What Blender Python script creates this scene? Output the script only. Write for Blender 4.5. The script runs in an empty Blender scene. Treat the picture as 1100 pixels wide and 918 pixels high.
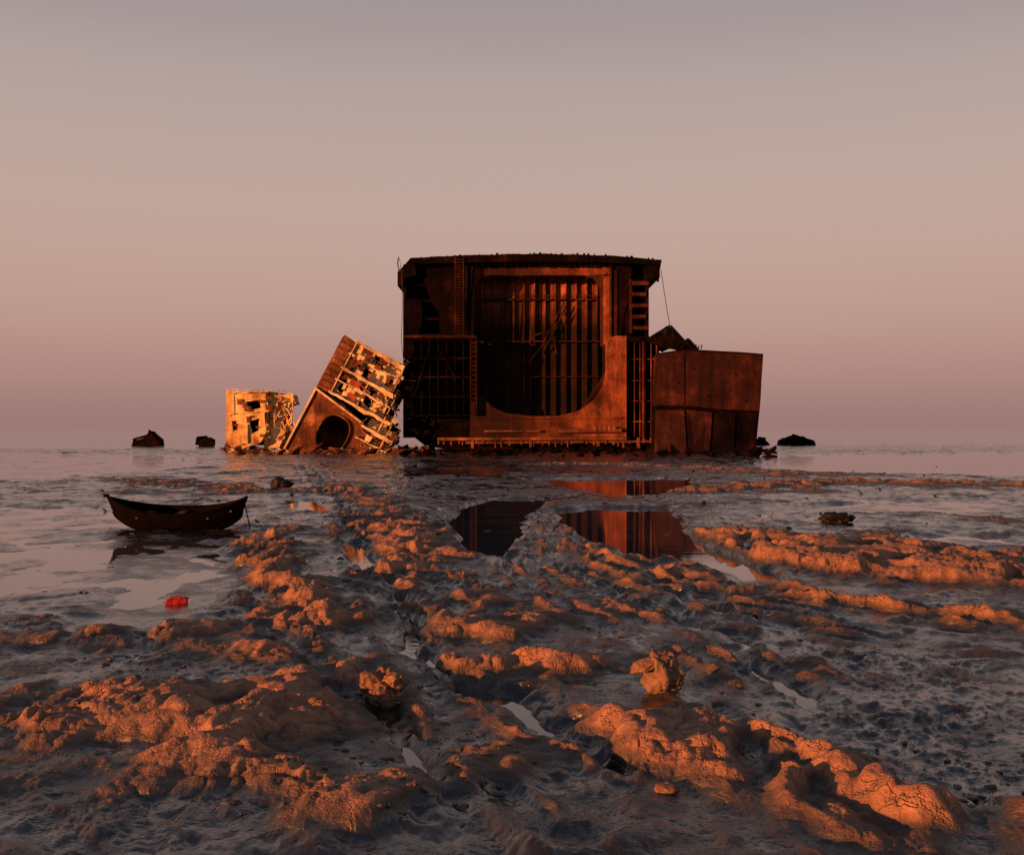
import bpy, math, random, bmesh
import numpy as np
from mathutils import Vector, Matrix, noise as mnoise
from mathutils.geometry import tessellate_polygon
random.seed(7)
CH=3.2; FP=1200.0
scene=bpy.context.scene
# ---------------------------------------------------------------- camera
cd=bpy.data.cameras.new("camera"); cam=bpy.data.objects.new("camera",cd); scene.collection.objects.link(cam)
cam.location=(0,0,CH); cam.rotation_euler=(math.radians(90),0,0)
cd.sensor_width=36; cd.lens=36*FP/1100; cd.clip_start=0.1; cd.clip_end=20000
scene.camera=cam
scene.view_settings.view_transform='Standard'; scene.view_settings.look='None'; scene.view_settings.exposure=0
# ---------------------------------------------------------------- light
SUN_AZ=54; SUN_EL=5.2
a=math.radians(SUN_AZ); e=math.radians(SUN_EL)
sd=Vector((-math.sin(a)*math.cos(e),-math.cos(a)*math.cos(e),math.sin(e)))
ld=bpy.data.lights.new("sun",'SUN'); ld.energy=10.5; ld.color=(1.0,0.31,0.085); ld.angle=math.radians(0.6)
sun=bpy.data.objects.new("sun",ld); scene.collection.objects.link(sun)
sun.rotation_euler=sd.to_track_quat('Z','Y').to_euler(); sun.location=(-60,-60,40)
def s2l(c):
    return tuple(((v/255)/12.92 if v/255<=0.04045 else ((v/255+0.055)/1.055)**2.4) for v in c)
w=bpy.data.worlds.new("World"); scene.world=w; w.use_nodes=True
nt=w.node_tree; nt.nodes.clear(); N=nt.nodes; L=nt.links
out=N.new('ShaderNodeOutputWorld')
sky=N.new('ShaderNodeTexSky'); sky.sky_type='NISHITA'; sky.sun_disc=False
sky.sun_elevation=e; sky.sun_rotation=math.atan2(sd.x,sd.y)%(2*math.pi); sky.dust_density=3; sky.altitude=0
bg1=N.new('ShaderNodeBackground'); bg1.inputs[1].default_value=0.006; L.new(sky.outputs[0],bg1.inputs[0])
tc=N.new('ShaderNodeTexCoord'); sep=N.new('ShaderNodeSeparateXYZ'); L.new(tc.outputs['Generated'],sep.inputs[0])
cr=N.new('ShaderNodeValToRGB'); cr.color_ramp.interpolation='B_SPLINE'
stops=[(0.0,(158,122,120)),(0.04,(174,136,129)),(0.10,(196,157,146)),(0.17,(200,169,157)),(0.25,(190,169,161)),(0.33,(177,160,158)),(0.6,(118,118,130)),(1.0,(82,92,114))]
el=cr.color_ramp.elements
el[0].position=0; el[0].color=(*s2l(stops[0][1]),1); el[1].position=1; el[1].color=(*s2l(stops[-1][1]),1)
for p,c in stops[1:-1]:
    x=el.new(p); x.color=(*s2l(c),1)
L.new(sep.outputs[2],cr.inputs[0])
bg2=N.new('ShaderNodeBackground'); bg2.inputs[1].default_value=0.94; L.new(cr.outputs[0],bg2.inputs[0])
add=N.new('ShaderNodeAddShader'); L.new(bg1.outputs[0],add.inputs[0]); L.new(bg2.outputs[0],add.inputs[1]); L.new(add.outputs[0],out.inputs[0])

# ---------------------------------------------------------------- materials
def newmat(name):
    m=bpy.data.materials.new(name); m.use_nodes=True
    t=m.node_tree; b=t.nodes['Principled BSDF']; return m,t,b
def ramp(t,fac,stops,interp='LINEAR'):
    r=t.nodes.new('ShaderNodeValToRGB'); r.color_ramp.interpolation=interp; E=r.color_ramp.elements
    E[0].position=stops[0][0]; E[0].color=(*stops[0][1],1); E[1].position=stops[-1][0]; E[1].color=(*stops[-1][1],1)
    for p,c in stops[1:-1]:
        x=E.new(p); x.color=(*c,1)
    t.links.new(fac,r.inputs[0]); return r
def tnoise(t,vec,scale,detail=6,rough=0.6,sc=(1,1,1)):
    mp=t.nodes.new('ShaderNodeMapping'); mp.inputs['Scale'].default_value=sc; t.links.new(vec,mp.inputs[0])
    n=t.nodes.new('ShaderNodeTexNoise'); n.inputs['Scale'].default_value=scale; n.inputs['Detail'].default_value=detail; n.inputs['Roughness'].default_value=rough
    t.links.new(mp.outputs[0],n.inputs['Vector']); return n
def mixc(t,fac,a_,b_,mode='MIX'):
    m=t.nodes.new('ShaderNodeMix'); m.data_type='RGBA'; m.blend_type=mode
    if isinstance(fac,float): m.inputs[0].default_value=fac
    else: t.links.new(fac,m.inputs[0])
    for i,v in ((6,a_),(7,b_)):
        if isinstance(v,tuple): m.inputs[i].default_value=(*v,1)
        else: t.links.new(v,m.inputs[i])
    return m.outputs[2]
def mth(t,op,a_,b_,c_=None):
    m=t.nodes.new('ShaderNodeMath'); m.operation=op
    for i,v in enumerate((a_,b_,c_)):
        if v is None: continue
        if isinstance(v,(int,float)): m.inputs[i].default_value=v
        else: t.links.new(v,m.inputs[i])
    return m.outputs[0]
def bump(t,b,h,strength,dist,prev=None):
    bp=t.nodes.new('ShaderNodeBump'); bp.inputs['Strength'].default_value=strength; bp.inputs['Distance'].default_value=dist
    t.links.new(h,bp.inputs['Height'])
    if prev: t.links.new(prev.outputs[0],bp.inputs['Normal'])
    t.links.new(bp.outputs[0],b.inputs['Normal']); return bp
def maprange(t,src,a0,a1,b0,b1):
    mr=t.nodes.new('ShaderNodeMapRange'); t.links.new(src,mr.inputs[0])
    for i,v in enumerate((a0,a1,b0,b1)): mr.inputs[i+1].default_value=v
    return mr.outputs[0]
def rust(name,dark,mid,light,streak=0.6,rough=0.75,spec=0.12):
    m,t,b=newmat(name)
    g=t.nodes.new('ShaderNodeNewGeometry').outputs['Position']
    n1=tnoise(t,g,0.35,7,0.65); r1=ramp(t,n1.outputs[0],[(0.30,dark),(0.52,mid),(0.72,light)])
    n2=tnoise(t,g,1.1,5,0.6,(1,1,0.10)); r2=ramp(t,n2.outputs[0],[(0.35,(0.25,0.22,0.2)),(0.62,(1.25,1.2,1.15))])
    c=mixc(t,streak,r1.outputs[0],r2.outputs[0],'MULTIPLY')
    n3=tnoise(t,g,4,6,0.7); r3=ramp(t,n3.outputs[0],[(0.35,(0.45,0.4,0.4)),(0.6,(1.15,1.1,1.1))])
    c=mixc(t,0.7,c,r3.outputs[0],'MULTIPLY')
    t.links.new(c,b.inputs['Base Color']); b.inputs['Roughness'].default_value=rough
    b.inputs['Specular IOR Level'].default_value=spec
    bump(t,b,n3.outputs[0],0.5,0.12)
    return m
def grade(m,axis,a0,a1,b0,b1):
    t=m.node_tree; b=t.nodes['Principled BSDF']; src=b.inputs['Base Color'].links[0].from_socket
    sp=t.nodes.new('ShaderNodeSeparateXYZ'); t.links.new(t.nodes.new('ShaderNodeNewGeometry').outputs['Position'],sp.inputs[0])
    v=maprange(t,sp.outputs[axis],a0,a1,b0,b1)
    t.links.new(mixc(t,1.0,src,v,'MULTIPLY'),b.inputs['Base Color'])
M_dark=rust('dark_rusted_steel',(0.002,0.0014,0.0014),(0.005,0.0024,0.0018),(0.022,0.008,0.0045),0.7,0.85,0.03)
M_mid=rust('rusted_steel',(0.009,0.0033,0.0026),(0.030,0.010,0.006),(0.12,0.038,0.017),0.7,0.8,0.05)
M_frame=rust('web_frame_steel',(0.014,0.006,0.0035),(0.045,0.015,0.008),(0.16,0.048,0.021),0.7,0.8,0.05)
grade(M_frame,0,-5,12,0.20,1.4)  # frame colour painted darker to the left, standing in for shade
M_lit=rust('sunlit_rusted_steel',(0.05,0.015,0.008),(0.20,0.060,0.025),(0.34,0.11,0.045),0.65)
grade(M_lit,0,1,13,0.13,1.25)  # sunlit tone of the rust, with shade painted in toward the left
M_pipe=rust('bottom_pipe_rust',(0.03,0.012,0.008),(0.14,0.055,0.03),(0.30,0.13,0.065),0.5)
M_bulk=rust('light_graded_bulkhead_steel',(0.03,0.012,0.008),(0.10,0.033,0.015),(0.24,0.08,0.034),0.85)
grade(M_bulk,2,16.5,22.5,0.17,2.2)  # shade painted into the lower bulkhead, sunlight into its top
M_box=rust('red_rusted_hull_plate',(0.009,0.003,0.003),(0.028,0.0078,0.0062),(0.085,0.024,0.014),0.7,0.7,0.10)
M_cream=rust('weathered_cream_paint',(0.14,0.055,0.02),(0.62,0.52,0.31),(0.78,0.70,0.50),0.55,0.6)
M_yel=rust('weathered_yellow_paint',(0.12,0.04,0.015),(0.58,0.42,0.17),(0.76,0.64,0.36),0.65,0.6)
M_brown=rust('brown_primer_steel',(0.028,0.012,0.007),(0.12,0.045,0.020),(0.38,0.19,0.09),0.6)
M_red=rust('faded_red_paint',(0.10,0.02,0.012),(0.26,0.06,0.03),(0.40,0.12,0.06),0.5)
M_black=rust('tarred_wood',(0.0015,0.0015,0.0015),(0.003,0.0025,0.0022),(0.007,0.005,0.0045),0.3,0.8,0.02)
def simple(name,col,rough):
    m,t,b=newmat(name); g=t.nodes.new('ShaderNodeNewGeometry').outputs['Position']
    n=tnoise(t,g,6,8,0.65); r=ramp(t,n.outputs[0],[(0.3,tuple(v*0.3 for v in col)),(0.7,col)])
    t.links.new(r.outputs[0],b.inputs['Base Color']); b.inputs['Roughness'].default_value=rough; b.inputs['Specular IOR Level'].default_value=0.2; bump(t,b,n.outputs[0],0.7,0.06); return m
M_rope=simple('rope',(0.06,0.05,0.045),0.9)
M_redpl=simple('red_plastic',(0.36,0.010,0.012),0.5)
M_rock=simple('tan_rock',(0.22,0.14,0.09),0.85)
M_drock=simple('dark_wet_rock',(0.012,0.011,0.011),0.6)
M_shell=simple('pale_debris',(0.45,0.42,0.38),0.7)
# mud
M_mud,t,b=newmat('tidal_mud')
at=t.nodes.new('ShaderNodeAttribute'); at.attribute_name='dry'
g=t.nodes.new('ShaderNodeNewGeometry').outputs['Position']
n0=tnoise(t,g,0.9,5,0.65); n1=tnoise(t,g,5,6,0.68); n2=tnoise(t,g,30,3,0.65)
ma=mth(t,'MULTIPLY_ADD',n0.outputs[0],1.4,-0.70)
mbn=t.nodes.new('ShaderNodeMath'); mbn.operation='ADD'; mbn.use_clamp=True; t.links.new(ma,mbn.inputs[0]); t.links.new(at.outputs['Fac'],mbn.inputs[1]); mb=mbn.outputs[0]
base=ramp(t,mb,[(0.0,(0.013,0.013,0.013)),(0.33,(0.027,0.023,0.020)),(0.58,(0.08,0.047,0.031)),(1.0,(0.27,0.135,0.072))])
r1=ramp(t,n1.outputs[0],[(0.3,(0.35,0.36,0.38)),(0.65,(1.25,1.2,1.15))])
t.links.new(mixc(t,0.85,base.outputs[0],r1.outputs[0],'MULTIPLY'),b.inputs['Base Color'])
t.links.new(maprange(t,mb,0.0,0.6,0.10,0.85),b.inputs['Roughness'])
b.inputs['Specular IOR Level'].default_value=0.7
vo=t.nodes.new('ShaderNodeTexVoronoi'); vo.feature='DISTANCE_TO_EDGE'; vo.inputs['Scale'].default_value=2.6
wn=tnoise(t,g,2.0,4,0.65); vm=t.nodes.new('ShaderNodeVectorMath'); vm.operation='ADD'; t.links.new(g,vm.inputs[0])
vs=t.nodes.new('ShaderNodeVectorMath'); vs.operation='SCALE'; vs.inputs['Scale'].default_value=0.8; t.links.new(wn.outputs['Color'],vs.inputs[0]); t.links.new(vs.outputs[0],vm.inputs[1]); t.links.new(vm.outputs[0],vo.inputs['Vector'])
vr=maprange(t,vo.outputs[0],0,0.05,0,1)
h=mth(t,'MULTIPLY',mth(t,'MULTIPLY',vr,mb),0.022)
bs=maprange(t,mb,0.0,0.45,0.13,1.0)
h2=mth(t,'MULTIPLY',mth(t,'MULTIPLY_ADD',n1.outputs[0],0.075,mth(t,'MULTIPLY',n2.outputs[0],0.014)),bs)
bump(t,b,mth(t,'ADD',h,h2),1.0,1.0)
# water
M_wat,t,b=newmat('shallow_water')
b.inputs['Base Color'].default_value=(0.05,0.042,0.042,1); b.inputs['Roughness'].default_value=0.03; b.inputs['IOR'].default_value=1.5
g=t.nodes.new('ShaderNodeNewGeometry').outputs['Position']
nw=tnoise(t,g,1.2,5,0.6,(0.35,1,1))
sp=t.nodes.new('ShaderNodeSeparateXYZ'); t.links.new(g,sp.inputs[0])
bp=bump(t,b,nw.outputs[0],1.0,0.25); t.links.new(maprange(t,sp.outputs[1],80,220,0.012,0.5),bp.inputs['Strength'])

# ---------------------------------------------------------------- terrain
rng=np.random.RandomState(11); PERM=rng.permutation(1024); ang=rng.rand(1024)*2*np.pi; GX=np.cos(ang); GY=np.sin(ang)
def pn(x,y,s=0):
    x=x+s*37.13; y=y+s*91.7
    ix=np.floor(x).astype(np.int64); iy=np.floor(y).astype(np.int64); fx=x-ix; fy=y-iy
    u=fx*fx*fx*(fx*(fx*6-15)+10); v=fy*fy*fy*(fy*(fy*6-15)+10)
    def gr(i,j,dx,dy):
        h=PERM[(PERM[i&1023]+j)&1023]; return GX[h]*dx+GY[h]*dy
    a0=gr(ix,iy,fx,fy); b0=gr(ix+1,iy,fx-1,fy); c0=gr(ix,iy+1,fx,fy-1); d0=gr(ix+1,iy+1,fx-1,fy-1)
    return 1.5*((a0*(1-u)+b0*u)*(1-v)+(c0*(1-u)+d0*u)*v)
def fbm(x,y,o,s=0,g_=0.5):
    r=0; a_=1
    for i in range(o):
        r=r+a_*pn(x,y,s+i*3); x=x*2.03; y=y*2.03; a_*=g_
    return r
def ridg(x,y,o,s=0,g_=0.5):
    r=0;a_=1
    for i in range(o):
        r=r+a_*(1-2*np.abs(pn(x,y,s+i*5))); x=x*2.1;y=y*2.1;a_*=g_
    return r/1.8
def voro(x,y,s=0):
    ix=np.floor(x).astype(np.int64); iy=np.floor(y).astype(np.int64)
    f1=np.full(x.shape,9.0); f2=np.full(x.shape,9.0); idv=np.zeros(x.shape)
    for i in(-1,0,1):
        for j in(-1,0,1):
            h=PERM[(PERM[(ix+i+s)&1023]+iy+j)&1023]
            cx=ix+i+0.5+0.42*GX[h]; cy=iy+j+0.5+0.42*GY[h]
            d=np.hypot(x-cx,y-cy)
            n=d<f1; f2=np.where(n,f1,np.minimum(f2,d)); idv=np.where(n,h/1024,idv); f1=np.where(n,d,f1)
    return f1,f2,idv
def sst(a_,b_,x):
    t_=np.clip((x-a_)/(b_-a_),0,1); return t_*t_*(3-2*t_)
def G(px,py,z=0.0):
    d=FP*(CH-z)/(py-459.0); return ((px-550)/FP*d,d)
def seg(x,y,pts,closed=False):
    best=np.full(x.shape,1e9); n=len(pts)
    for i in range(n if closed else n-1):
        ax,ay=pts[i]; bx,by=pts[(i+1)%n]; dx,dy=bx-ax,by-ay; l=dx*dx+dy*dy+1e-9
        t_=np.clip(((x-ax)*dx+(y-ay)*dy)/l,0,1); best=np.minimum(best,np.hypot(x-ax-t_*dx,y-ay-t_*dy))
    return best
def sdp(x,y,pts):
    d=seg(x,y,pts,True); ins=np.zeros(x.shape,bool); n=len(pts)
    for i in range(n):
        ax,ay=pts[i]; bx,by=pts[(i+1)%n]
        if ay==by: continue
        c=((ay>y)!=(by>y))&(x<(bx-ax)*(y-ay)/(by-ay)+ax); ins^=c
    return np.where(ins,-d,d)
gp=lambda L_:[G(*p) for p in L_]
RIDGES=[ # pts,width,height
 (gp([(262,585),(285,610),(310,640),(345,680)]),0.8,0.24),
 (gp([(415,560),(450,610),(510,660),(590,720)]),0.8,0.11),
 (gp([(770,586),(850,594),(960,604),(1080,610)]),2.8,0.24),
 (gp([(800,604),(900,616),(1000,626),(1100,632)]),1.2,0.18),
 (gp([(40,790),(140,775),(240,790),(350,765)]),1.1,0.17),
 (gp([(180,830),(300,850),(400,900)]),0.7,0.10),
 (gp([(640,790),(760,815),(880,850),(980,880)]),0.8,0.15),
 (gp([(530,725),(600,730)]),0.6,0.12),
 (gp([(160,520),(280,530),(330,530)]),2.0,0.14),
 (gp([(740,530),(900,520),(1100,523)]),2.2,0.18),
 (gp([(600,500),(720,503),(850,512)]),3,0.14),
 (gp([(370,525),(430,560),(470,600)]),1.0,0.12),
 (gp([(110,700),(220,690),(330,720)]),0.9,0.12),
 (gp([(590,590),(680,612),(800,640),(1000,668),(1150,690)]),0.6,0.12),
 (gp([(430,620),(480,680),(540,700)]),0.5,0.08),
 (gp([(420,860),(520,840),(560,880)]),0.8,0.08),
]
GULL=[
 (gp([(330,505),(365,545),(398,600),(425,650),(440,700),(500,745),(570,775),(660,830)]),0.18,0.18),
 (gp([(600,610),(690,655),(780,690),(850,750),(900,830)]),0.22,0.12),
 (gp([(240,655),(330,720),(400,780),(470,850)]),0.2,0.09),
]
TRACKS=[ # polyline, spacing, spread, amp
 (gp([(540,555),(590,592),(690,632),(800,655),(1000,684),(1180,705)]),0.62,2.2,0.095),
 (gp([(330,500),(365,545),(398,600),(425,650),(440,700),(500,760),(560,830),(600,900)]),0.62,1.5,0.055),
 (gp([(560,600),(640,650),(760,700),(850,760),(910,850),(940,915)]),0.6,1.5,0.07),
]
PUD=[ # pts, edge, level
 (gp([(482,562),(496,545),(528,536),(588,536),(582,547),(564,554),(562,576),(537,600),(495,592)]),0.3,-0.16,0.15),
 (gp([(596,549),(640,545),(722,546),(736,570),(760,586),(805,601),(850,624),(800,622),(738,610),(688,602),(636,584),(606,566)]),0.3,-0.16,0.15),
 (gp([(556,515),(640,514),(740,514),(752,524),(704,534),(650,533),(606,524)]),0.6,-0.14,0.3),
 (gp([(-60,542),(110,543),(240,560),(266,600),(235,640),(150,652),(60,640),(-60,650)]),0.8,-0.002,0.8),
 (gp([(815,489),(1180,484),(1180,514),(900,508),(820,502)]),2.5,-0.12,1.0),
 (gp([(-60,486),(235,489),(240,500),(120,512),(-60,520)]),2.5,-0.015,2.0),
 (gp([(365,582),(398,585),(408,610),(392,618),(366,600)]),0.3,-0.08,0.2),
 (gp([(300,535),(350,538),(360,552),(310,550)]),0.5,-0.05,0.3),
 (gp([(910,765),(945,762),(940,775),(915,775)]),0.08,-0.05,0.08),
 (gp([(885,788),(915,784),(912,800),(890,800)]),0.08,-0.05,0.08),
 (gp([(850,690),(1100,712),(1100,915),(960,870),(880,780)]),0.8,0.045,0.5),
 (gp([(960,572),(1100,577),(1100,590),(980,584)]),0.6,-0.02,0.5),
 (gp([(840,540),(1100,534),(1100,552),(900,552)]),1.0,-0.01,1.0),
 (gp([(180,600),(262,605),(240,660),(150,700),(60,690),(70,655)]),0.6,0.018,0.6),
 (gp([(400,500),(560,500),(560,512),(420,514)]),2.0,-0.01,1.5),
]
BT=G(192,572)
def H(x,y):
    r=np.hypot(x,y)
    kk=np.clip(r/18,0.35,2.2)
    wx=x+0.40*fbm(x/1.2,y/1.2,4,1)*kk; wy=y+0.6*fbm(x/1.2,y/1.2,4,2)*kk
    base=0.070-0.0003*np.clip(r-20,0,400)-0.001*np.clip(r-150,0,300)
    z=base+0.07*fbm(x/5,y/7,3,3)
    md=0.3+1.0*sst(-0.35,0.45,pn(x/2.6,y/3.4,44))
    far=sst(30,70,r)
    z+=md*(0.042-0.01*far)*ridg(wx/1.5,wy/1.9,5,13,0.45)
    # drag furrows running from the hull out toward the shore
    uu=x+0.27*y
    z+=(1-far)*(0.35+0.65*sst(-0.3,0.4,pn(x/3,y/4,55)))*0.062*ridg(uu/1.05+0.45*fbm(x/1.4,y/1.9,3,57),y/5.5,4,58,0.42)
    z+=far*0.085*ridg(x/5+0.3*pn(x/3,y/3,6),y/8,4,15)
    z-=0.08*sst(0.12,0.55,pn(x/2.6+0.4*pn(x,y,7),y/4.0,47))*(1-far)*sst(15,20,r)
    for pts,sp_,wd,am in TRACKS:
        d=seg(x+0.16*fbm(x/1.0,y/1.4,3,5),y,pts); q=0.5+0.5*np.cos(2*np.pi*d/sp_+1.8*pn(x/1.3,y/1.8,8))
        z+=am*(1.6*q**1.3-0.6)*np.exp(-(d/wd)**4)*(0.25+0.75*sst(-0.35,0.35,pn(x/1.5,y/2.2,27)))
    hm=0.35+1.1*sst(-0.4,0.4,fbm(x/1.3,y/1.5,4,66))
    for pts,wd,h in RIDGES:
        d=seg(wx,wy,pts); z+=hm*h*np.exp(-(d/wd)**2)
    for pts,wd,h in GULL:
        d=seg(wx,wy,pts); z-=h*np.exp(-(d/wd)**2); z+=0.25*h*np.exp(-((d-2.1*wd)/(0.7*wd))**2)
    flat=np.zeros(x.shape)
    for pts,ed,lev,wa in PUD:
        s_=sdp(x+wa*1.2*fbm(x/ (1.2+wa),y/(1.2+wa),3,31),y+wa*2*fbm(x/(1.2+wa),y/(1.2+wa),3,33),pts)
        m=1-sst(-ed,ed*0.6,s_); z=z*(1-m)+lev*m
        if lev<0.03: flat=np.maximum(flat,m)
        else: z+=m*0.06*ridg(x/0.4,y/0.4,4,51)
    z+=flat*0.05*fbm(x/1.8,y/2.6,5,41)
    bd=seg(wx,wy,[(BT[0]-2.2,BT[1]-.3),(BT[0]+2.6,BT[1]+.4)]); z+=0.10*np.exp(-(bd/1.5)**2)
    k=1-0.8*flat
    hi=sst(0.08,0.30,z)
    f1,f2,idv=voro(wx/0.42,wy/0.42,3)
    z+=k*(0.3+0.7*hi)*(0.036*sst(0.0,0.4,f2-f1)+0.05*(idv-0.5)-0.025*f1)*sst(-0.3,0.35,pn(x/1.8,y/1.8,61)+0.05)
    f1,f2,idv=voro(x/0.15+0.8*pn(x/.3,y/.3,4),y/0.15+0.8*pn(x/.3,y/.3,14),17)
    z+=k*(0.010*sst(0,0.4,f2-f1)+0.016*(idv-0.5))*sst(0.0,0.4,pn(x/1.2,y/1.2,71))
    z+=k*0.032*fbm(x/0.5,y/0.65,6,81,0.5)
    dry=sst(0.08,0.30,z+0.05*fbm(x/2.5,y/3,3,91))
    sea=sst(0,25,y-np.where(x<-20,165,np.where(x>20,205,230)))
    z=z*(1-sea)-0.5*sea
    return z,dry
half=math.radians(27.0)
th=np.linspace(-half,half,1100)
co=[]; v_=half; st=0.0012
while v_<math.pi-0.03:
    st=min(st*1.14,0.04); v_+=st; co.append(min(v_,math.pi))
co=[c for c in co if c<math.pi-0.01]
th=np.concatenate([-np.array(co[::-1]),th,np.array(co)])
rs=[0.4]
while rs[-1]<6.5: rs.append(rs[-1]*1.07)
while rs[-1]<460: rs.append(rs[-1]*(1+0.0030*(1+rs[-1]/50)))
rs=np.array(rs); TH,R=np.meshgrid(th,rs); X=(R*np.sin(TH)).ravel(); Y=(R*np.cos(TH)).ravel()
Z,DRY=H(X,Y)
nr,nc=len(rs),len(th); print("terrain",nr,nc)
idx=np.arange(nr*nc).reshape(nr,nc)
A=idx[:-1,:]; B=np.roll(idx,-1,1)[:-1,:]; C=np.roll(idx,-1,1)[1:,:]; D=idx[1:,:]
F=np.stack([A.ravel(),D.ravel(),C.ravel(),B.ravel()],1).astype(np.int32)
me=bpy.data.meshes.new('mud_flat'); me.vertices.add(nr*nc); me.vertices.foreach_set('co',np.stack([X,Y,Z],1).astype(np.float32).ravel())
nf=len(F); me.loops.add(nf*4); me.loops.foreach_set('vertex_index',F.ravel()); me.polygons.add(nf)
me.polygons.foreach_set('loop_start',np.arange(0,nf*4,4,dtype=np.int32)); me.update(calc_edges=True)
me.polygons.foreach_set('use_smooth',np.ones(nf,bool))
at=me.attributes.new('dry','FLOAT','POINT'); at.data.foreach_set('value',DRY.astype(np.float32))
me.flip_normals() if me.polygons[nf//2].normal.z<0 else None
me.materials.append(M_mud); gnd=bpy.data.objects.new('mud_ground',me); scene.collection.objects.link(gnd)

# ---------------------------------------------------------------- part builder
class Part:
    def __init__(s,name,mat): s.name=name; s.mat=mat; s.v=[]; s.f=[]; s.tf=None
    def raw(s,vs,fs):
        o=len(s.v); s.v+= [s.tf(Vector(v)) if s.tf else Vector(v) for v in vs]; s.f+=[tuple(i+o for i in f) for f in fs]
    def prism(s,loops,y0,y1,dy=None):
        flat=[p for l in loops for p in l]; n=len(flat)
        tris=tessellate_polygon([[Vector((p[0],p[1],0)) for p in l] for l in loops])
        vs=[(p[0],y0,p[1]) for p in flat]+[(p[0],y1,p[1]) for p in flat]
        fs=[tuple(t_) for t_ in tris]+[tuple(i+n for i in reversed(t_)) for t_ in tris]
        o=0
        for l in loops:
            m_=len(l)
            for i in range(m_):
                a_,b_=o+i,o+(i+1)%m_; fs.append((a_,b_,b_+n,a_+n))
            o+=m_
        s.raw(vs,fs)
    def box(s,x0,x1,y0,y1,z0,z1): s.prism([[(x0,z0),(x1,z0),(x1,z1),(x0,z1)]],y0,y1)
    def beam(s,p,q,r=0.06,r2=None,n=6):
        p=Vector(p);q=Vector(q); d=(q-p)
        if d.length<1e-6: return
        d.normalize(); u=d.orthogonal().normalized(); w_=d.cross(u); r2=r if r2 is None else r2
        vs=[]
        for c,rr_ in((p,r),(q,r2)):
            for i in range(n):
                a_=2*math.pi*i/n; vs.append(c+rr_*(math.cos(a_)*u+math.sin(a_)*w_))
        fs=[(i,(i+1)%n,n+(i+1)%n,n+i) for i in range(n)]+[tuple(range(n))[::-1],tuple(range(n,2*n))]
        s.raw(vs,fs)
    def done(s,parent=None,smooth=False,name=None):
        m=bpy.data.meshes.new(s.name); m.from_pydata([tuple(v) for v in s.v],[],s.f); m.validate(); m.update()
        if smooth: m.polygons.foreach_set('use_smooth',[True]*len(m.polygons))
        m.materials.append(s.mat); o=bpy.data.objects.new(name or s.name,m); scene.collection.objects.link(o)
        if parent: o.parent=parent
        return o
def empty(name):
    o=bpy.data.objects.new(name,None); scene.collection.objects.link(o); return o
def jag(pts,amp,step=0.9,closed=True):
    o=[]; n=len(pts)
    for i in range(n):
        a_=Vector(pts[i]); b_=Vector(pts[(i+1)%n]); k=max(1,int((b_-a_).length/step))
        for j in range(k):
            p=a_.lerp(b_,j/k)
            if j>0: p=p+Vector((random.uniform(-amp,amp),random.uniform(-amp,amp)))
            o.append((p.x,p.y))
    return o
F0=148.0
def S(pts,y=F0):
    k=y/FP; return [((p[0]-550)*k,CH-(p[1]-459)*k) for p in pts]
def sx(px,y=F0): return (px-550)*y/FP
def sz(py,y=F0): return CH-(py-459)*y/FP
def pb(part,px0,px1,py0,py1,y,th_): part.box(sx(px0,y),sx(px1,y),y,y+th_,sz(py1,y),sz(py0,y))
def P3(px,py,y): return Vector((sx(px,y),y,sz(py,y)))
# ================= main hull section
ship=empty('shipwreck_hull_section')
p=Part('deck',M_dark)
top=[(441,277),(470,275.2),(500,274),(540,273),(575,272.5),(615,273),(650,274.2),(680,276.3),(711,279)]
bot=[(710,284),(680,283),(650,282),(600,281),(550,281),(500,282),(446,284)]
p.prism([jag(S(top+bot,F0-1.5),0.06,1.2)],F0-1.5,F0+24)
p.prism([jag(S([(441,277),(446,284),(447,296),(434,299),(433,307),(427,307),(427,292)],F0-1),0.05,1.)],F0-1,F0+24)
p.prism([jag(S([(693,284),(710,284.5),(709,298),(694,300)],F0-1),0.1,0.8)],F0-1.0,F0+24)
for i in range(46):
    px=446+i*5.8+random.uniform(-1,1); tt=(px-576)/135; zz=272.6+6*tt*tt
    if random.random()<0.8: pb(p,px,px+random.uniform(1.0,2.8),zz-random.uniform(0.3,1.7),zz+1,F0-1.45,0.5)
for i in range(24):
    px=505+i*6.2; pb(p,px,px+1.0,281,285+random.random()*1.5,F0-1.1,0.8)
for i in range(4): pb(p,694+i*4,696+i*4,297,301+random.random()*3,F0-.8,0.4)
p.done(ship)
p=Part('side_shell',M_dark)
pb(p,433,436.5,306,447,F0,24); pb(p,693.5,697,299,470,F0+0.2,24)
p.prism([S([(433,447),(505,447),(505,470),(680,470),(702,468),(702,484),(480,483),(455,478),(441,467)])],F0+1,F0+24)
pb(p,433,697,284,470,F0+12.5,0.3)
p.done(ship)
yb=F0+4.2
p=Part('transverse_bulkhead',M_bulk)
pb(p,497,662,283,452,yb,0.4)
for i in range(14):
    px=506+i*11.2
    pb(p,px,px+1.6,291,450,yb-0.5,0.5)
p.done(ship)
p=Part('bulkhead_stringers',M_mid)
for py in(321,366):
    p.prism([jag(S([(500,py),(660,py),(660,py+1.3),(500,py+1.3)],yb-0.9),0.04,0.7)],yb-0.9,yb-0.5)
pb(p,500,660,404,404.8,yb-0.8,0.2)
for i in range(40):
    px=505+i*3.8; pb(p,px,px+0.4,317,321,yb-0.85,0.05)
pb(p,505,655,316.6,317.1,yb-0.9,0.06)
for a_,b_ in(((606,325),(592,352)),((592,352),(582,372)),((582,372),(566,392)),((609,327),(596,354)),((596,354),(585,375)),((575,360),(600,352)),((590,340),(598,380))):
    p.beam(P3(*a_,yb-1.2),P3(*b_,yb-1.2),0.09)
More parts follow.
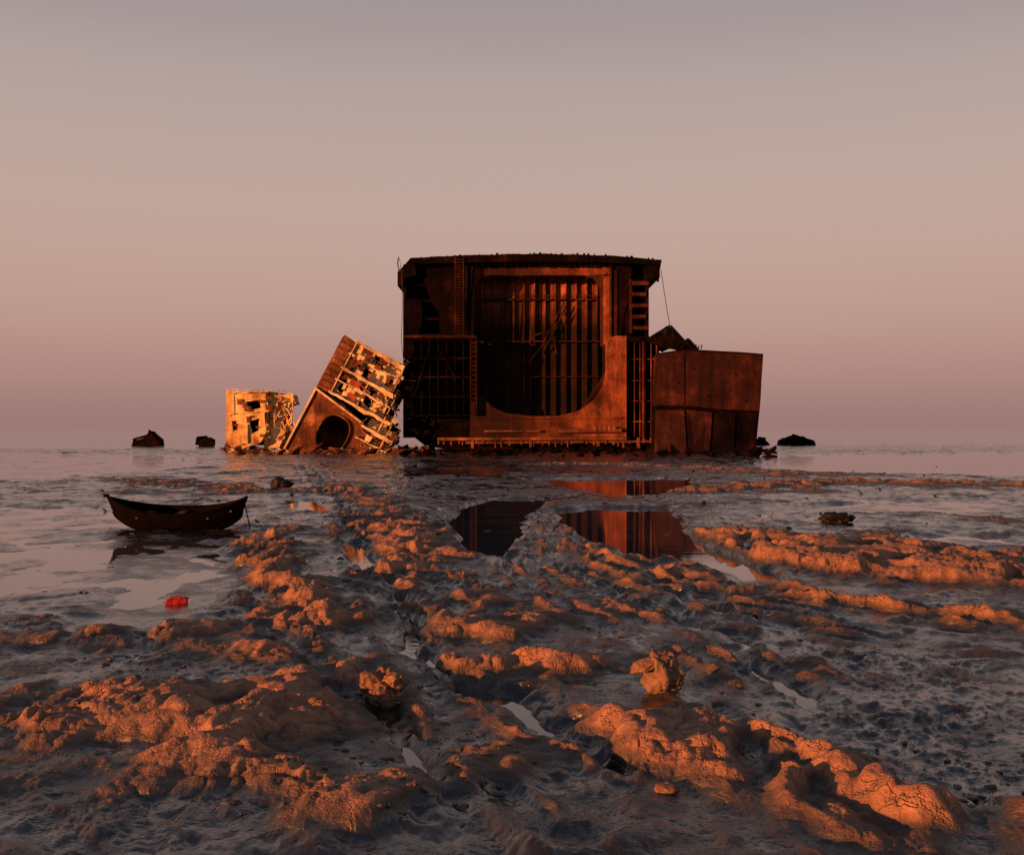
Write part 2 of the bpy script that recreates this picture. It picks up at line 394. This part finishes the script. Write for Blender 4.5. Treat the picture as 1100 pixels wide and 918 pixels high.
p.beam(P3(570,297,yb-1.1),P3(569,445,yb-1.1),0.08); p.beam(P3(562,297,yb-1.1),P3(562,366,yb-1.1),0.05)
p.done(ship)
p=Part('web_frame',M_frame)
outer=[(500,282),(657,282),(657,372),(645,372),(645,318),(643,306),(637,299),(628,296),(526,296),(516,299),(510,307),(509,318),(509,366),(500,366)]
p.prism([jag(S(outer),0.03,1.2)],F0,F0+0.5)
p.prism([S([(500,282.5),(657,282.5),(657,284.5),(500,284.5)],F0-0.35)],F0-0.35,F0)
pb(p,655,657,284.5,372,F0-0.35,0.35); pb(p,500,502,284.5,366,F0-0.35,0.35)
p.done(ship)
p=Part('web_frame_lit_faces',M_lit)  # added bright overlays painting sunlight on the frame's top band and right post
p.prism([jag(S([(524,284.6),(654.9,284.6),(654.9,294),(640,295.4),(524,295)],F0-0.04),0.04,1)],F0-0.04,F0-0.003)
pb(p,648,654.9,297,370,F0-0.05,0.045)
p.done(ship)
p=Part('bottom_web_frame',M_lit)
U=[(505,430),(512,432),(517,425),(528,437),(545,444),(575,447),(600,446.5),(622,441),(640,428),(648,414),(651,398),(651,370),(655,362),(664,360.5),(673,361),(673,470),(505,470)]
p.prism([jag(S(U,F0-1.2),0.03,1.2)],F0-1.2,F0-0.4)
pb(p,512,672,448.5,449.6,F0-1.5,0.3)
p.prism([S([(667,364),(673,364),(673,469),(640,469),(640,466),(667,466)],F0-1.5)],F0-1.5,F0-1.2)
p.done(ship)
p=Part('hold_floor',M_mid)
p.box(sx(512),sx(672),F0-0.4,F0+4,sz(470),sz(449))
p.prism([S([(622,444),(651,400),(662,400),(662,449),(600,449)],F0)],F0-0.4,F0+4)
p.prism([S([(505,415),(513,424),(545,446),(505,449)],F0)],F0-0.4,F0+4)
p.done(ship)
p=Part('bilge_pipes',M_pipe)
p.beam(P3(470,471.5,F0-1.7),P3(673,471,F0-1.7),0.22,n=10); p.beam(P3(500,475.5,F0-1.2),P3(700,474,F0-1.2),0.16,n=8)
for i in range(34):
    px=470+i*6.9+random.uniform(-2,2); pb(p,px,px+random.uniform(1,3.5),469.5+random.random(),475+random.random()*7,F0-1.5+random.random()*0.2,0.3)
for i in range(5):
    px=640+i*5; p.beam(P3(px,458,F0-1.6),P3(px,462,F0-1.6),0.5,0.5,10)
p.beam(P3(600,463,F0-1.7),P3(668,462,F0-1.7),0.3,n=10); p.beam(P3(520,463,F0-1.7),P3(580,463,F0-1.7),0.14,n=8)
p.done(ship)
p=Part('port_wing_tank',M_dark)
pb(p,436.5,500,284,447,F0+2.5,0.3)
for py in(305,322,341,358):
    p.prism([jag(S([(436.5,py),(500,py),(500,py+2),(436.5,py+2)]),0.06,0.8)],F0+0.3,F0+2.5)
for px in(445,454,463,472,481,490): pb(p,px,px+1.3,284,447,F0+1.6,0.9)
pb(p,472,476,284,360,F0+0.1,1.2); pb(p,490,500,284,366,F0+0.1,0.6)
p.prism([jag(S([(455,284),(500,284),(500,360),(474,360),(472,335),(462,322),(456,306)]),0.1,0.6)],F0+0.02,F0+0.12)
p.prism([jag(S([(436,320),(452,322),(455,345),(449,360),(436,360)]),0.1,0.6)],F0+0.05,F0+0.15)
p.done(ship)
p=Part('port_ladder',M_mid)
for px in(489,498): p.beam(P3(px,276,F0-1.8),P3(px,362,F0-1.2),0.09)
for k in range(28): p.beam(P3(489,279+k*3,F0-1.75+k*.02),P3(498,279+k*3,F0-1.75+k*.02),0.06)
p.done(ship)
p=Part('port_side_panel',M_dark)
p.prism([jag(S([(434,362),(511,360.5),(511,447),(441,447),(434,440)],F0-1.0),0.06,0.9)],F0-1.0,F0-0.7)
for px in(443,452,461,470,479,488,497): pb(p,px,px+1.2,366,445,F0-1.7,0.7)
for py in(363,384,404,425):
    p.prism([jag(S([(434,py),(506,py),(506,py+1.8),(434,py+1.8)],F0-1.9),0.04,0.7)],F0-1.9,F0-1.0)
p.beam(P3(441,440,F0-2),P3(462,372,F0-2),0.12); p.beam(P3(470,372,F0-2),P3(488,404,F0-2),0.1)
p.done(ship)
p=Part('port_panel_edge_bars',M_mid)
for px in(505,511): pb(p,px,px+1.2,360,446,F0-2.1,0.5)
for k in range(17): pb(p,505,511,362+k*5,363.6+k*5,F0-2.0,0.3)
pb(p,434,511,360,362.5,F0-2.2,1.2)
p.done(ship)
p=Part('starboard_wing_tank',M_dark)
pb(p,657,693.5,284,470,F0+2.5,0.3)
for px in(664,672,680,688): pb(p,px,px+1.3,284,365,F0+1.6,0.9)
for py in(300,318,338,352):
    p.prism([jag(S([(657,py),(694,py),(694,py+1.8),(657,py+1.8)]),0.06,0.8)],F0+0.4,F0+2.5)
pb(p,671,675,284,362,F0+0.2,0.8)
p.prism([jag(S([(657,284),(678,284),(677,318),(670,340),(668,362),(657,362)]),0.1,0.6)],F0+0.05,F0+0.15)
p.done(ship)
p=Part('starboard_step_plates',M_mid)
for k in range(5): pb(p,678+k*0.5,697-k%2*3,302+k*12,306+k*12,F0-0.3,0.5)
pb(p,676,679,300,358,F0-0.3,.5); pb(p,657.5,663,290,360,F0-.1,0.5)
p.done(ship)
p=Part('starboard_side_panel',M_dark)
pb(p,673,708,362,470,F0-0.2,0.3)
p.prism([jag(S([(673,360.5),(716,361),(732,364),(731,370),(716,376),(700,368),(673,366)],F0-1.2),0.08,0.8)],F0-1.2,F0+3)
p.done(ship)
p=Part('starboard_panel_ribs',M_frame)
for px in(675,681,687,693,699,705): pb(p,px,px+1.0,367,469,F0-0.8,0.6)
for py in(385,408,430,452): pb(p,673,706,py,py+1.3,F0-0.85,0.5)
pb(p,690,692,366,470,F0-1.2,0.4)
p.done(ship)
p=Part('hanging_cables',M_rope)
def rope(pts,y,r=0.04):
    for a_,b_ in zip(pts[:-1],pts[1:]): p.beam(P3(*a_,y),P3(*b_,y),r,n=5)
rope([(429,277),(431,290),(432,310),(432,340),(431,365),(434,392)],F0-1.8); rope([(428,276),(427,283),(429,292)],F0-1.6,0.08)
rope([(710,290),(713,310),(716,330),(720,352)],F0-1.2,0.05); rope([(640,285),(630,300)],F0-1.5)
p.done(ship)

# ================= right hull block
blk=empty('rusted_hull_block')
p=Part('upper_plating',M_box); yb2=F0-6
p.prism([jag(S([(708,379),(722,377),(736,375),(775,377),(820,380),(818,410),(816,442),(770,441),(736,436),(706,437)],yb2),0.04,1.5)],yb2,yb2+9)
p.done(blk)
p=Part('lower_plating',M_dark)
p.prism([jag(S([(705,435),(736,434),(770,439),(816,440),(811,494),(790,495),(760,493),(703,491)],yb2+0.5),0.05,1.5)],yb2+0.5,yb2+9)
p.done(blk)
def sheet(pts,ys):
    q=[Vector((sx(a_[0],yy),yy,sz(a_[1],yy))) for a_,yy in zip(pts,ys)]
    n=len(q); p.raw([tuple(v) for v in q]+[(v.x,v.y+0.25,v.z) for v in q],[tuple(range(n)),tuple(range(n,2*n))[::-1]]+[(i,(i+1)%n,n+(i+1)%n,n+i) for i in range(n)])
p=Part('bent_plates',M_box)
sheet([(704,440),(735,441),(738,489),(703,488)],[yb2-.1,yb2-.2,yb2-1.6,yb2-1.0])
sheet([(737,440),(765,443),(762,491),(740,490)],[yb2-.1,yb2-.1,yb2-.4,yb2-1.4])
p.done(blk)
p=Part('dark_bent_plates',M_dark)
sheet([(768,444),(790,444),(788,492),(764,492)],[yb2-.1,yb2-.1,yb2-1.2,yb2-.5])
sheet([(792,444),(814,444),(810,492),(791,492)],[yb2-.1,yb2-.1,yb2-.3,yb2-1.0])
p.done(blk)
p=Part('seams_and_brackets',M_dark)
pb(p,735,735.6,378,436,yb2-0.08,0.08)
p.prism([S([(706,435),(736,435),(770,439),(816,441),(816,442.5),(770,441),(736,437),(706,437)],yb2-0.15)],yb2-0.15,yb2+0.3)
p.prism([S([(708,379),(736,375),(820,380),(820,381.2),(736,376.4),(708,380.3)],yb2-0.1)],yb2-0.1,yb2+9.1)
for px,py in((745,395),(790,402),(728,410),(760,425),(800,430)): pb(p,px,px+2,py,py+1.5,yb2-0.1,0.1)
for k in range(6): p.beam(P3(738+k*3,375,yb2+1+k),P3(739+k*3,371-k%2,yb2+1+k),0.07)
p.done(blk)
wk=empty('collapsed_deck_frames')
p=Part('frames',M_brown)
yw=F0+10
for pts in([(700,362),(716,350),(722,352),(740,372),(735,376),(700,374)],[(732,378),(738,364),(748,374),(750,380)]):
    p.prism([jag(S(pts,yw),0.1,0.8)],yw,yw+0.4)
for a_,b_ in(((700,362),(720,350)),((720,350),(742,374)),((708,372),(716,352)),((722,372),(722,352)),((704,366),(738,368)),((730,376),(739,364)),((739,364),(750,376))):
    p.beam(P3(*a_,yw-0.6),P3(*b_,yw-0.6),0.22)
p.beam(P3(735,374,yw),P3(728,480,yw),0.3)
p.done(wk)

# ================= toppled superstructure
top_=empty('toppled_ship_superstructure')
D1=146.0; k1=D1/FP
ox,oz=sx(307,D1),sz(480,D1); tl=math.radians(27.7)
def TF(v):
    lx,ly,lz=v.x*k1,v.y,v.z*k1
    return Vector((ox+lx*math.cos(tl)+lz*math.sin(tl), D1+ly, oz-lx*math.sin(tl)+lz*math.cos(tl)))
def TP(n,m):
    q=Part(n,m); q.tf=TF; return q
def ell(cx,cz,rx,rz,n=20,pw=2.5):
    o=[]
    for i in range(n):
        a_=2*math.pi*i/n; c,s_=math.cos(a_),math.sin(a_)
        o.append((cx+rx*abs(c)**(2/pw)*(1 if c>0 else -1),cz+rz*abs(s_)**(2/pw)*(1 if s_>0 else -1)))
    return o
def jl(pts,amp=0.5,step=7): return jag(pts,amp,step)
p=TP('lower_web_plate',M_brown)
p.prism([jl([(-1,-5),(110,-60),(104,20),(92,52),(60,62),(30,70),(0,72)]),ell(38,36,16,20),ell(74,16,6,11)],0,0.5)
p.box(-1,1,0,9,-5,134); p.box(1,80,8.6,9,-40,134)
p.done(top_)
p=TP('web_plate_flange',M_cream)
p.prism([[(-1,70),(62,60),(62,62),(-1,72)]],-0.6,0.0)
p.prism([[(-1.5,-5),(0.6,-5),(0.6,72),(-1.5,72)]],-0.3,0)
for k in range(5): p.beam((62+k*7,-0.3,55-k*11),(86+k*5,-0.3,46-k*13),0.2)
p.done(top_)
p=TP('manhole_rim',M_brown)
p.prism([ell(38,36,17.4,21.4),ell(38,36,16,20)],-0.35,0)
p.done(top_)
p=TP('side_strip',M_brown)
p.prism([jl([(0,73),(16,73),(16,134),(0,136)])],-0.2,0.3)
for k in range(9): p.box(0,16,-0.4,-0.2,76+k*6.5,76.6+k*6.5)
p.done(top_)
p=TP('decks',M_cream)
for k,(x1,zz) in enumerate([(74,135),(76,120),(80,103),(84,89),(90,74),(100,58),(104,44),(106,28)]):
    x0=14 if zz>70 else 62
    p.prism([jl([(x0,zz),(x1,zz-random.uniform(0,5)),(x1,zz+1.6),(x0,zz+1.8)],0.8,5)],-0.8-0.5*random.random(),8)
p.prism([jl([(15,74),(40,73),(58,70),(78,76),(74,104),(73,134),(15,134)],0.8,5),
  jl([(19,107),(30,106),(31,116),(20,117)],.6,3),jl([(39,123),(55,122),(56,131),(40,131)],.8,3),jl([(50,80),(62,79),(60,98),(51,99)],.9,3),jl([(20,80),(28,80),(27,96),(20,94)],.8,3),jl([(62,108),(70,107),(70,117),(63,116)],.6,3),jl([(35,106),(45,105),(44,116),(36,115)],.8,3)],0.2,0.45)
p.prism([jl([(64,40),(98,28),(102,44),(92,60),(84,70),(66,70)],0.9,5),jl([(74,46),(84,43),(84,58),(75,60)],.8,3),jl([(88,36),(95,35),(95,46),(89,48)],.8,3)],1.2,1.45)
p.prism([jl([(84,-10),(112,-30),(112,14),(100,26),(88,12)],1.2,5)],-0.9,2.2)
for x,z0,z1 in [(16,74,135),(47,75,104),(73,104,135),(80,60,103),(90,40,74)]:
    p.box(x,x+1.1,-0.9,-0.6,z0,z1)
for k in range(36):
    X_=random.uniform(18,96); Z_=random.uniform(74,132) if X_<72 else random.uniform(20,80); w1=random.uniform(2,9); h1=random.uniform(2,8); y_=random.uniform(-1.1,0.1)
    p.prism([jl([(X_,Z_),(X_+w1,Z_+random.uniform(-2,2)),(X_+w1,Z_+h1),(X_+random.uniform(-1,1),Z_+h1)],0.5,2)],y_,y_+0.12)
p.done(top_)
p=TP('dark_interior',M_dark); p.box(17,78,4,4.3,62,134); p.box(64,98,4.4,4.6,20,72); p.done(top_)
p=TP('red_panels',M_red)
for (x0,x1,z0,z1,y) in [(30,42,92,98,-1.3),(34,44,79,84,-1.4)]: p.prism([jl([(x0,z0),(x1,z0),(x1,z1),(x0,z1)],0.8,3)],y,y+0.15)
p.done(top_)
p=TP('rust_stained_plates',M_brown)
for k in range(40):
    X_=random.uniform(16,98); Z_=random.uniform(74,130) if X_<72 else random.uniform(10,75); w1=random.uniform(3,10); h1=random.uniform(2,9); y_=random.uniform(-1.3,0.0)
    p.prism([jl([(X_,Z_),(X_+w1,Z_+random.uniform(-2,2)),(X_+w1,Z_+h1),(X_+random.uniform(-1,1),Z_+h1)],0.6,2)],y_,y_+0.1)
p.done(top_)
p=TP('railings_and_stairs',M_cream)
for (x0,x1,zz) in [(14,74,137),(40,78,121),(56,82,105),(60,88,90),(76,94,76),(80,102,60),(84,106,46)]:
    for h in(3.2,6.4): p.beam((x0,-1.6,zz+h),(x1+2,-1.6,zz+h-random.random()*2),0.05,n=4)
    x=x0
    while x<x1+2: p.beam((x,-1.6,zz),(x+random.uniform(-.6,.6),-1.6,zz+6.6),0.05,n=4); x+=4
for (a_,b_) in [((70,58),(84,74)),((72,74),(60,88)),((80,44),(94,58)),((78,88),(70,103))]:
    for dy in(-1.9,-2.5): p.beam((a_[0],dy,a_[1]),(b_[0],dy,b_[1]),0.12,n=4)
    for k in range(9):
        q=k/8; X_=a_[0]+(b_[0]-a_[0])*q; Z_=a_[1]+(b_[1]-a_[1])*q; p.beam((X_,-1.9,Z_),(X_,-2.5,Z_),0.08,n=4)
p.beam((76,0,122),(92,0,128),0.15); p.beam((82,1,100),(98,1,112),0.12); p.beam((90,1,78),(104,1,90),0.15); p.beam((80,1,96),(86,1,112),0.1)
for k in range(60):
    X_=random.uniform(58,108); Z_=random.uniform(20,104)-max(0,X_-80)*0.6; p.beam((X_,random.uniform(-1.8,2),Z_),(X_+random.uniform(-9,9),random.uniform(-1.8,2),Z_+random.uniform(-9,9)),random.uniform(.05,.2),n=5)
p.done(top_)
p=TP('boiler_casing',M_cream)
p.beam((92,1.5,30),(108,1.5,16),0.9,1.1,12); p.beam((76,1.0,96),(90,1.0,84),0.7,0.7,10)
p.done(top_)

# ================= small yellow block
sm=empty('yellow_ship_block')
D2=146.0
p=Part('front_plate',M_yel)
p.prism([jag(S([(243,420),(262,421.5),(285,420),(286,428),(284,445),(286,462),(280,475),(260,482),(243,484)],D2),0.1,0.7),jag(S([(265,431),(279,430),(280,438),(267,441)],D2),.12,.5),jag(S([(249,452),(254,452),(255,461),(250,463)],D2),.08,.5),jag(S([(268,452),(279,449),(278,462),(270,466)],D2),.1,.5)],D2,D2+0.4)
pb(p,243,247,420,484,D2+0.2,7)
p.prism([jag(S([(243,421),(288,420),(288,421.5),(243,422.4)],D2-0.4),0.08,0.6)],D2-0.4,D2+6)
p.prism([jag(S([(243,444),(288,441),(288,442),(243,445)],D2-0.4),0.12,0.6)],D2-0.2,D2+6)
p.prism([jag(S([(245,424),(251,424),(252,442),(247,447)],D2-.1),0.08,0.5)],D2-.1,D2)
p.prism([jag(S([(256,456),(266,455),(266,476),(257,478)],D2-.3),0.08,0.5)],D2-.3,D2-.2)
p.done(sm)
p=Part('rust_stained_plates',M_brown)
for k in range(14):
    px=random.uniform(246,300); py=random.uniform(424,470); w1=random.uniform(3,9); h1=random.uniform(2,8); y_=D2-random.uniform(.1,.3)
    p.prism([jag(S([(px,py),(px+w1,py+1),(px+w1-1,py+h1),(px,py+h1)],y_),.12,.4)],y_,y_+.08)
p.done(sm)
p=Part('deck_fragments',M_yel)
for pts,y in(([(285,421),(315,423),(318,433),(304,437),(286,435)],D2+1),([(284,438),(306,436),(310,447),(304,455),(286,452)],D2+1.5),([(283,455),(304,453),(306,470),(300,480),(284,480)],D2+1.2),([(292,430),(305,430),(307,474),(294,476)],D2+2.2),([(300,462),(316,460),(318,474),(314,482),(300,482)],D2+2.6)):
    p.prism([jag(S(pts,y),0.2,0.5)],y,y+0.35); p.prism([jag(S([(a_,b_+1) for a_,b_ in pts],y+2),0.12,0.5)],y+2,y+5)
for k in range(34):
    p.beam(P3(random.uniform(280,318),random.uniform(420,474),D2+random.random()*2),P3(random.uniform(280,316),random.uniform(422,474),D2+random.random()*2),0.09,n=5)
for k in range(12): p.beam(P3(244+k*5.5,420,D2),P3(244+k*5.5,417.5,D2),0.05,n=4)
p.beam(P3(243,417.6,D2),P3(308,420,D2),0.05,n=4)
p.done(sm)
p=Part('dark_backing',M_dark); pb(p,248,304,424,478,D2+5,0.3); p.done(sm)
# ---------------------------------------------------------------- debris
def Hs(x,y):
    z,_=H(np.array([float(x)]),np.array([float(y)])); return float(z[0])
def Hv(pts):
    z,_=H(np.array([q[0] for q in pts]),np.array([q[1] for q in pts])); return z
def blobmesh(part,c,r,sc=(1,1,1),sub=2,amp=0.35,rot=0,seed=0,fr=1.4,tilt=0):
    bm=bmesh.new(); bmesh.ops.create_icosphere(bm,subdivisions=sub,radius=1)
    vs=[]
    for v in bm.verts:
        n=mnoise.noise(v.co*fr+Vector((seed*3.7,seed*1.3,0)))*amp+mnoise.noise(v.co*fr*2.7+Vector((seed,0,9)))*amp*0.5
        if sub>3: n+=mnoise.noise(v.co*fr*7+Vector((seed,3,9)))*amp*0.25
        q=v.co*(1+n); q=Vector((q.x*sc[0],q.y*sc[1],q.z*sc[2]))*r
        q=Matrix.Rotation(rot,3,'Z')@(Matrix.Rotation(tilt,3,'Y')@q); vs.append(tuple(q+Vector(c)))
    part.raw(vs,[tuple(v.index for v in f.verts) for f in bm.faces]); bm.free()
def debris(name,mat,n,pxr,pyr,size):
    p=Part(name,mat)
    P_=[G(random.uniform(*pxr),random.uniform(*pyr)) for i in range(n)]; ZZ=Hv(P_)
    for i,(x,y) in enumerate(P_):
        z=max(float(ZZ[i]),-0.05); s_=random.uniform(*size)
        a_=random.uniform(0,3.14); tlt=random.uniform(-.8,.8); M=Matrix.Rotation(a_,3,'Z')@Matrix.Rotation(tlt,3,'Y')
        pts=[(random.uniform(.3,1)*math.cos(q)*s_,random.uniform(.3,1)*math.sin(q)*s_*0.6) for q in[k*2*math.pi/6 for k in range(6)]]
        vs=[M@Vector((u_,v2,0))+Vector((x,y,z+s_*0.15)) for u_,v2 in pts]+[M@Vector((u_,v2,s_*0.12))+Vector((x,y,z+s_*0.15)) for u_,v2 in pts]
        p.raw([tuple(v) for v in vs],[tuple(range(6))[::-1],tuple(range(6,12))]+[(k,(k+1)%6,6+(k+1)%6,6+k) for k in range(6)])
        if i%3==0: blobmesh(p,(x,y,z),s_*0.5,(1.3,1,.5),1,.4,a_,i)
    return p.done()
debris('scrap_metal_debris',M_brown,130,(235,460),(483,489),(0.5,1.6))
debris('scrap_metal_debris',M_dark,120,(430,830),(484,491),(0.4,1.6))
debris('scrap_metal_debris',M_cream,36,(240,440),(484,488),(0.4,1.2))
debris('scrap_metal_debris',M_drock,80,(90,1020),(492,590),(0.08,0.3))
debris('pale_shell_debris',M_shell,36,(90,1020),(560,820),(0.02,0.05))
# clods
p=Part('mud_clods',M_mud); PP=[]
for i in range(1500):
    py=459+random.uniform(60,450); px=random.uniform(-40,1140); x,y=G(px,py)
    if mnoise.noise(Vector((x*0.5,y*0.35,2)))<0.12: continue
    PP.append((x,y))
ZZ=Hv(PP)
for i,(x,y) in enumerate(PP):
    z=float(ZZ[i])
    if z<0.05: continue
    s_=random.uniform(.015,.045)*(1 if random.random()<.93 else 2.2)*(0.6+y/30)
    blobmesh(p,(x,y,z-s_*0.15),s_,(1.4,1,.55),1 if y>14 else 2,.6,random.random()*3,i)
ob=p.done(smooth=True)
at=ob.data.attributes.new('dry','FLOAT','POINT'); at.data.foreach_set('value',np.full(len(ob.data.vertices),0.4,np.float32))
def rock(name,mat,px,py,wpx,hpx,sc=(1,0.8,1),seed=1,amp=.35,sub=4,dry=None,rot=0,tilt=0,slab=False):
    x,y=G(px,py); z=Hs(x,y); y=FP*(CH-z)/(py-459); x=(px-550)/FP*y; z=Hs(x,y)
    k=y/FP; p=Part(name,mat); R_=wpx*k/2; Hh=hpx*k*0.62
    blobmesh(p,(0,0,0),1,(R_*sc[0],R_*sc[1],Hh),sub,amp,rot,seed,1.3)
    if slab: blobmesh(p,(-R_*0.75,-0.03,Hh*0.55),1,(R_*1.15,R_*0.7,Hh*0.28),sub,0.3,0.2,seed+4,1.5,tilt=-0.28)
    o=p.done(smooth=True); o.location=(x,y,z+hpx*k*0.35); o.rotation_euler=(0,tilt,0)
    if dry is not None:
        at=o.data.attributes.new('dry','FLOAT','POINT'); at.data.foreach_set('value',np.full(len(o.data.vertices),dry,np.float32))
    return o
rock('boulder',M_rock,712,742,38,38,sc=(1,1,1),seed=3,amp=.4,sub=5,slab=True)
rock('boulder',M_mud,412,752,44,30,seed=5,amp=.6,dry=.75,sub=5)
rock('boulder',M_rock,716,822,26,10,seed=8)
rock('boulder',M_drock,900,560,28,12,seed=12,amp=.8,sub=4)
rock('boulder',M_drock,301,527,24,12,seed=14,amp=.5)
def frag(name,pts,y,th_):
    p=Part(name,M_dark); p.prism([jag(S(pts,y),0.2,0.7)],y,y+th_)
    p.prism([jag(S([(a_+2,b_+3) for a_,b_ in pts],y-1),0.25,0.7)],y-1,y-0.6)
    for k in range(5):
        a_=random.choice(pts); b_=random.choice(pts); p.beam(P3(a_[0],a_[1]-1,y-.3),P3(b_[0],b_[1]-1,y+1),0.2)
    return p.done()
frag('wreck_fragment',[(141,479),(143,473),(155,470),(160,463),(164,467),(170,472),(171,479)],195,3)
frag('wreck_fragment',[(211,478),(212,471),(222,470),(228,472),(228,478)],190,2)
frag('wreck_fragment',[(838,480),(840,473),(852,468),(862,470),(874,475),(876,480)],200,3)
frag('wreck_fragment',[(814,480),(815,471),(822,472),(828,480)],200,2)

# ---------------------------------------------------------------- boat
boat=empty('wooden_rowing_boat')
Lb=4.0
def sec(t_,off):
    bm_=max(0.02,0.66*(1-abs(t_)**2.4)-off); sh=0.70+0.40*abs(t_)**2.4-(0.0); kl=0.02+0.5*abs(t_)**4+off
    xx=t_*(Lb/2-off*1.5)
    o=[]
    for j in range(-8,9):
        q=j/8; aa=abs(q)*math.pi/2
        flare=math.sin(aa)**0.75
        o.append((xx*(1+0.06*(1-math.cos(aa))),math.copysign(bm_*flare,q) if j else 0,kl+(sh-kl)*(1-math.cos(aa))**0.85))
    return o
p=Part('hull_planking',M_black); NS=28; J=17
for off,fl in((0,False),(0.05,True)):
    vs=[];fs=[]
    for i in range(NS+1): vs+=sec(-1+2*i/NS,off)
    for i in range(NS):
        for j in range(J-1):
            q=(i*J+j,i*J+j+1,(i+1)*J+j+1,(i+1)*J+j); fs.append(q[::-1] if fl else q)
    p.raw(vs,fs)
o=p.done(boat)
p=Part('gunwale',M_black)
for side in(0,16):
    pr=None
    for i in range(NS+1):
        v=Vector(sec(-1+2*i/NS,0)[side])
        if pr is not None: p.beam(pr,v,0.045,n=6)
        pr=v
for k in(0.35,0.6,0.8):
    for side in(-1,1):
        pr=None
        for i in range(NS+1):
            j=8+side*int(round(8*k)); v=Vector(sec(-1+2*i/NS,-0.012)[j])
            if pr is not None: p.beam(pr,v,0.014,n=4)
            pr=v
p.done(boat)
p=Part('thwarts',M_brown)
for t_ in(-0.5,0.0,0.5):
    bm_=0.66*(1-abs(t_)**2.4)-0.03; p.box(t_*Lb/2-0.12,t_*Lb/2+0.12,-bm_,bm_,0.55,0.60)
p.box(1.35,1.75,-0.25,0.25,0.72,0.76)
p.done(boat)
p=Part('stem_posts',M_black)
for s_ in(-1,1): p.beam((s_*Lb/2*0.93,0,0.45),(s_*Lb/2*1.08,0,1.16),0.06,0.05)
p.beam((2.05,0.0,1.1),(2.25,-.1,0.2),0.02,n=4)
p.done(boat)
bx,by=BT; boat.location=(bx,by,-0.02); boat.rotation_euler=(math.radians(7),0,math.radians(-4))
jc=empty('red_jerrycan'); jx,jy=G(190,648)
jz=Hs(jx,jy)
p=Part('body',M_redpl)
pr_=[(-.20,0),(.20,0),(.215,.02),(.215,.11),(.19,.15),(-.17,.15),(-.215,.11),(-.215,.02)]
p.prism([pr_],-.09,.09); p.prism([[(a_*.93,.012+b_*.86) for a_,b_ in pr_]],-.105,.105); p.done(jc)
p=Part('handle',M_redpl)
for a_,b_ in(((-.12,0,.15),(-.10,0,.19)),((-.10,0,.19),(.06,0,.19)),((.06,0,.19),(.08,0,.15)),((.21,0,.11),(.26,0,.13))): p.beam(a_,b_,.018,n=8)
p.done(jc); jc.location=(jx,jy,max(jz,0)-0.01); jc.rotation_euler=(0,math.radians(-5),math.radians(12)); jc.scale=(.9,.9,.75)
# ---------------------------------------------------------------- water sheet
p=Part('tidal_water',M_wat); p.raw([(-9000,-300,0),(9000,-300,0),(9000,9000,0),(-9000,9000,0)],[(0,1,2,3)]); p.done()
print('done')
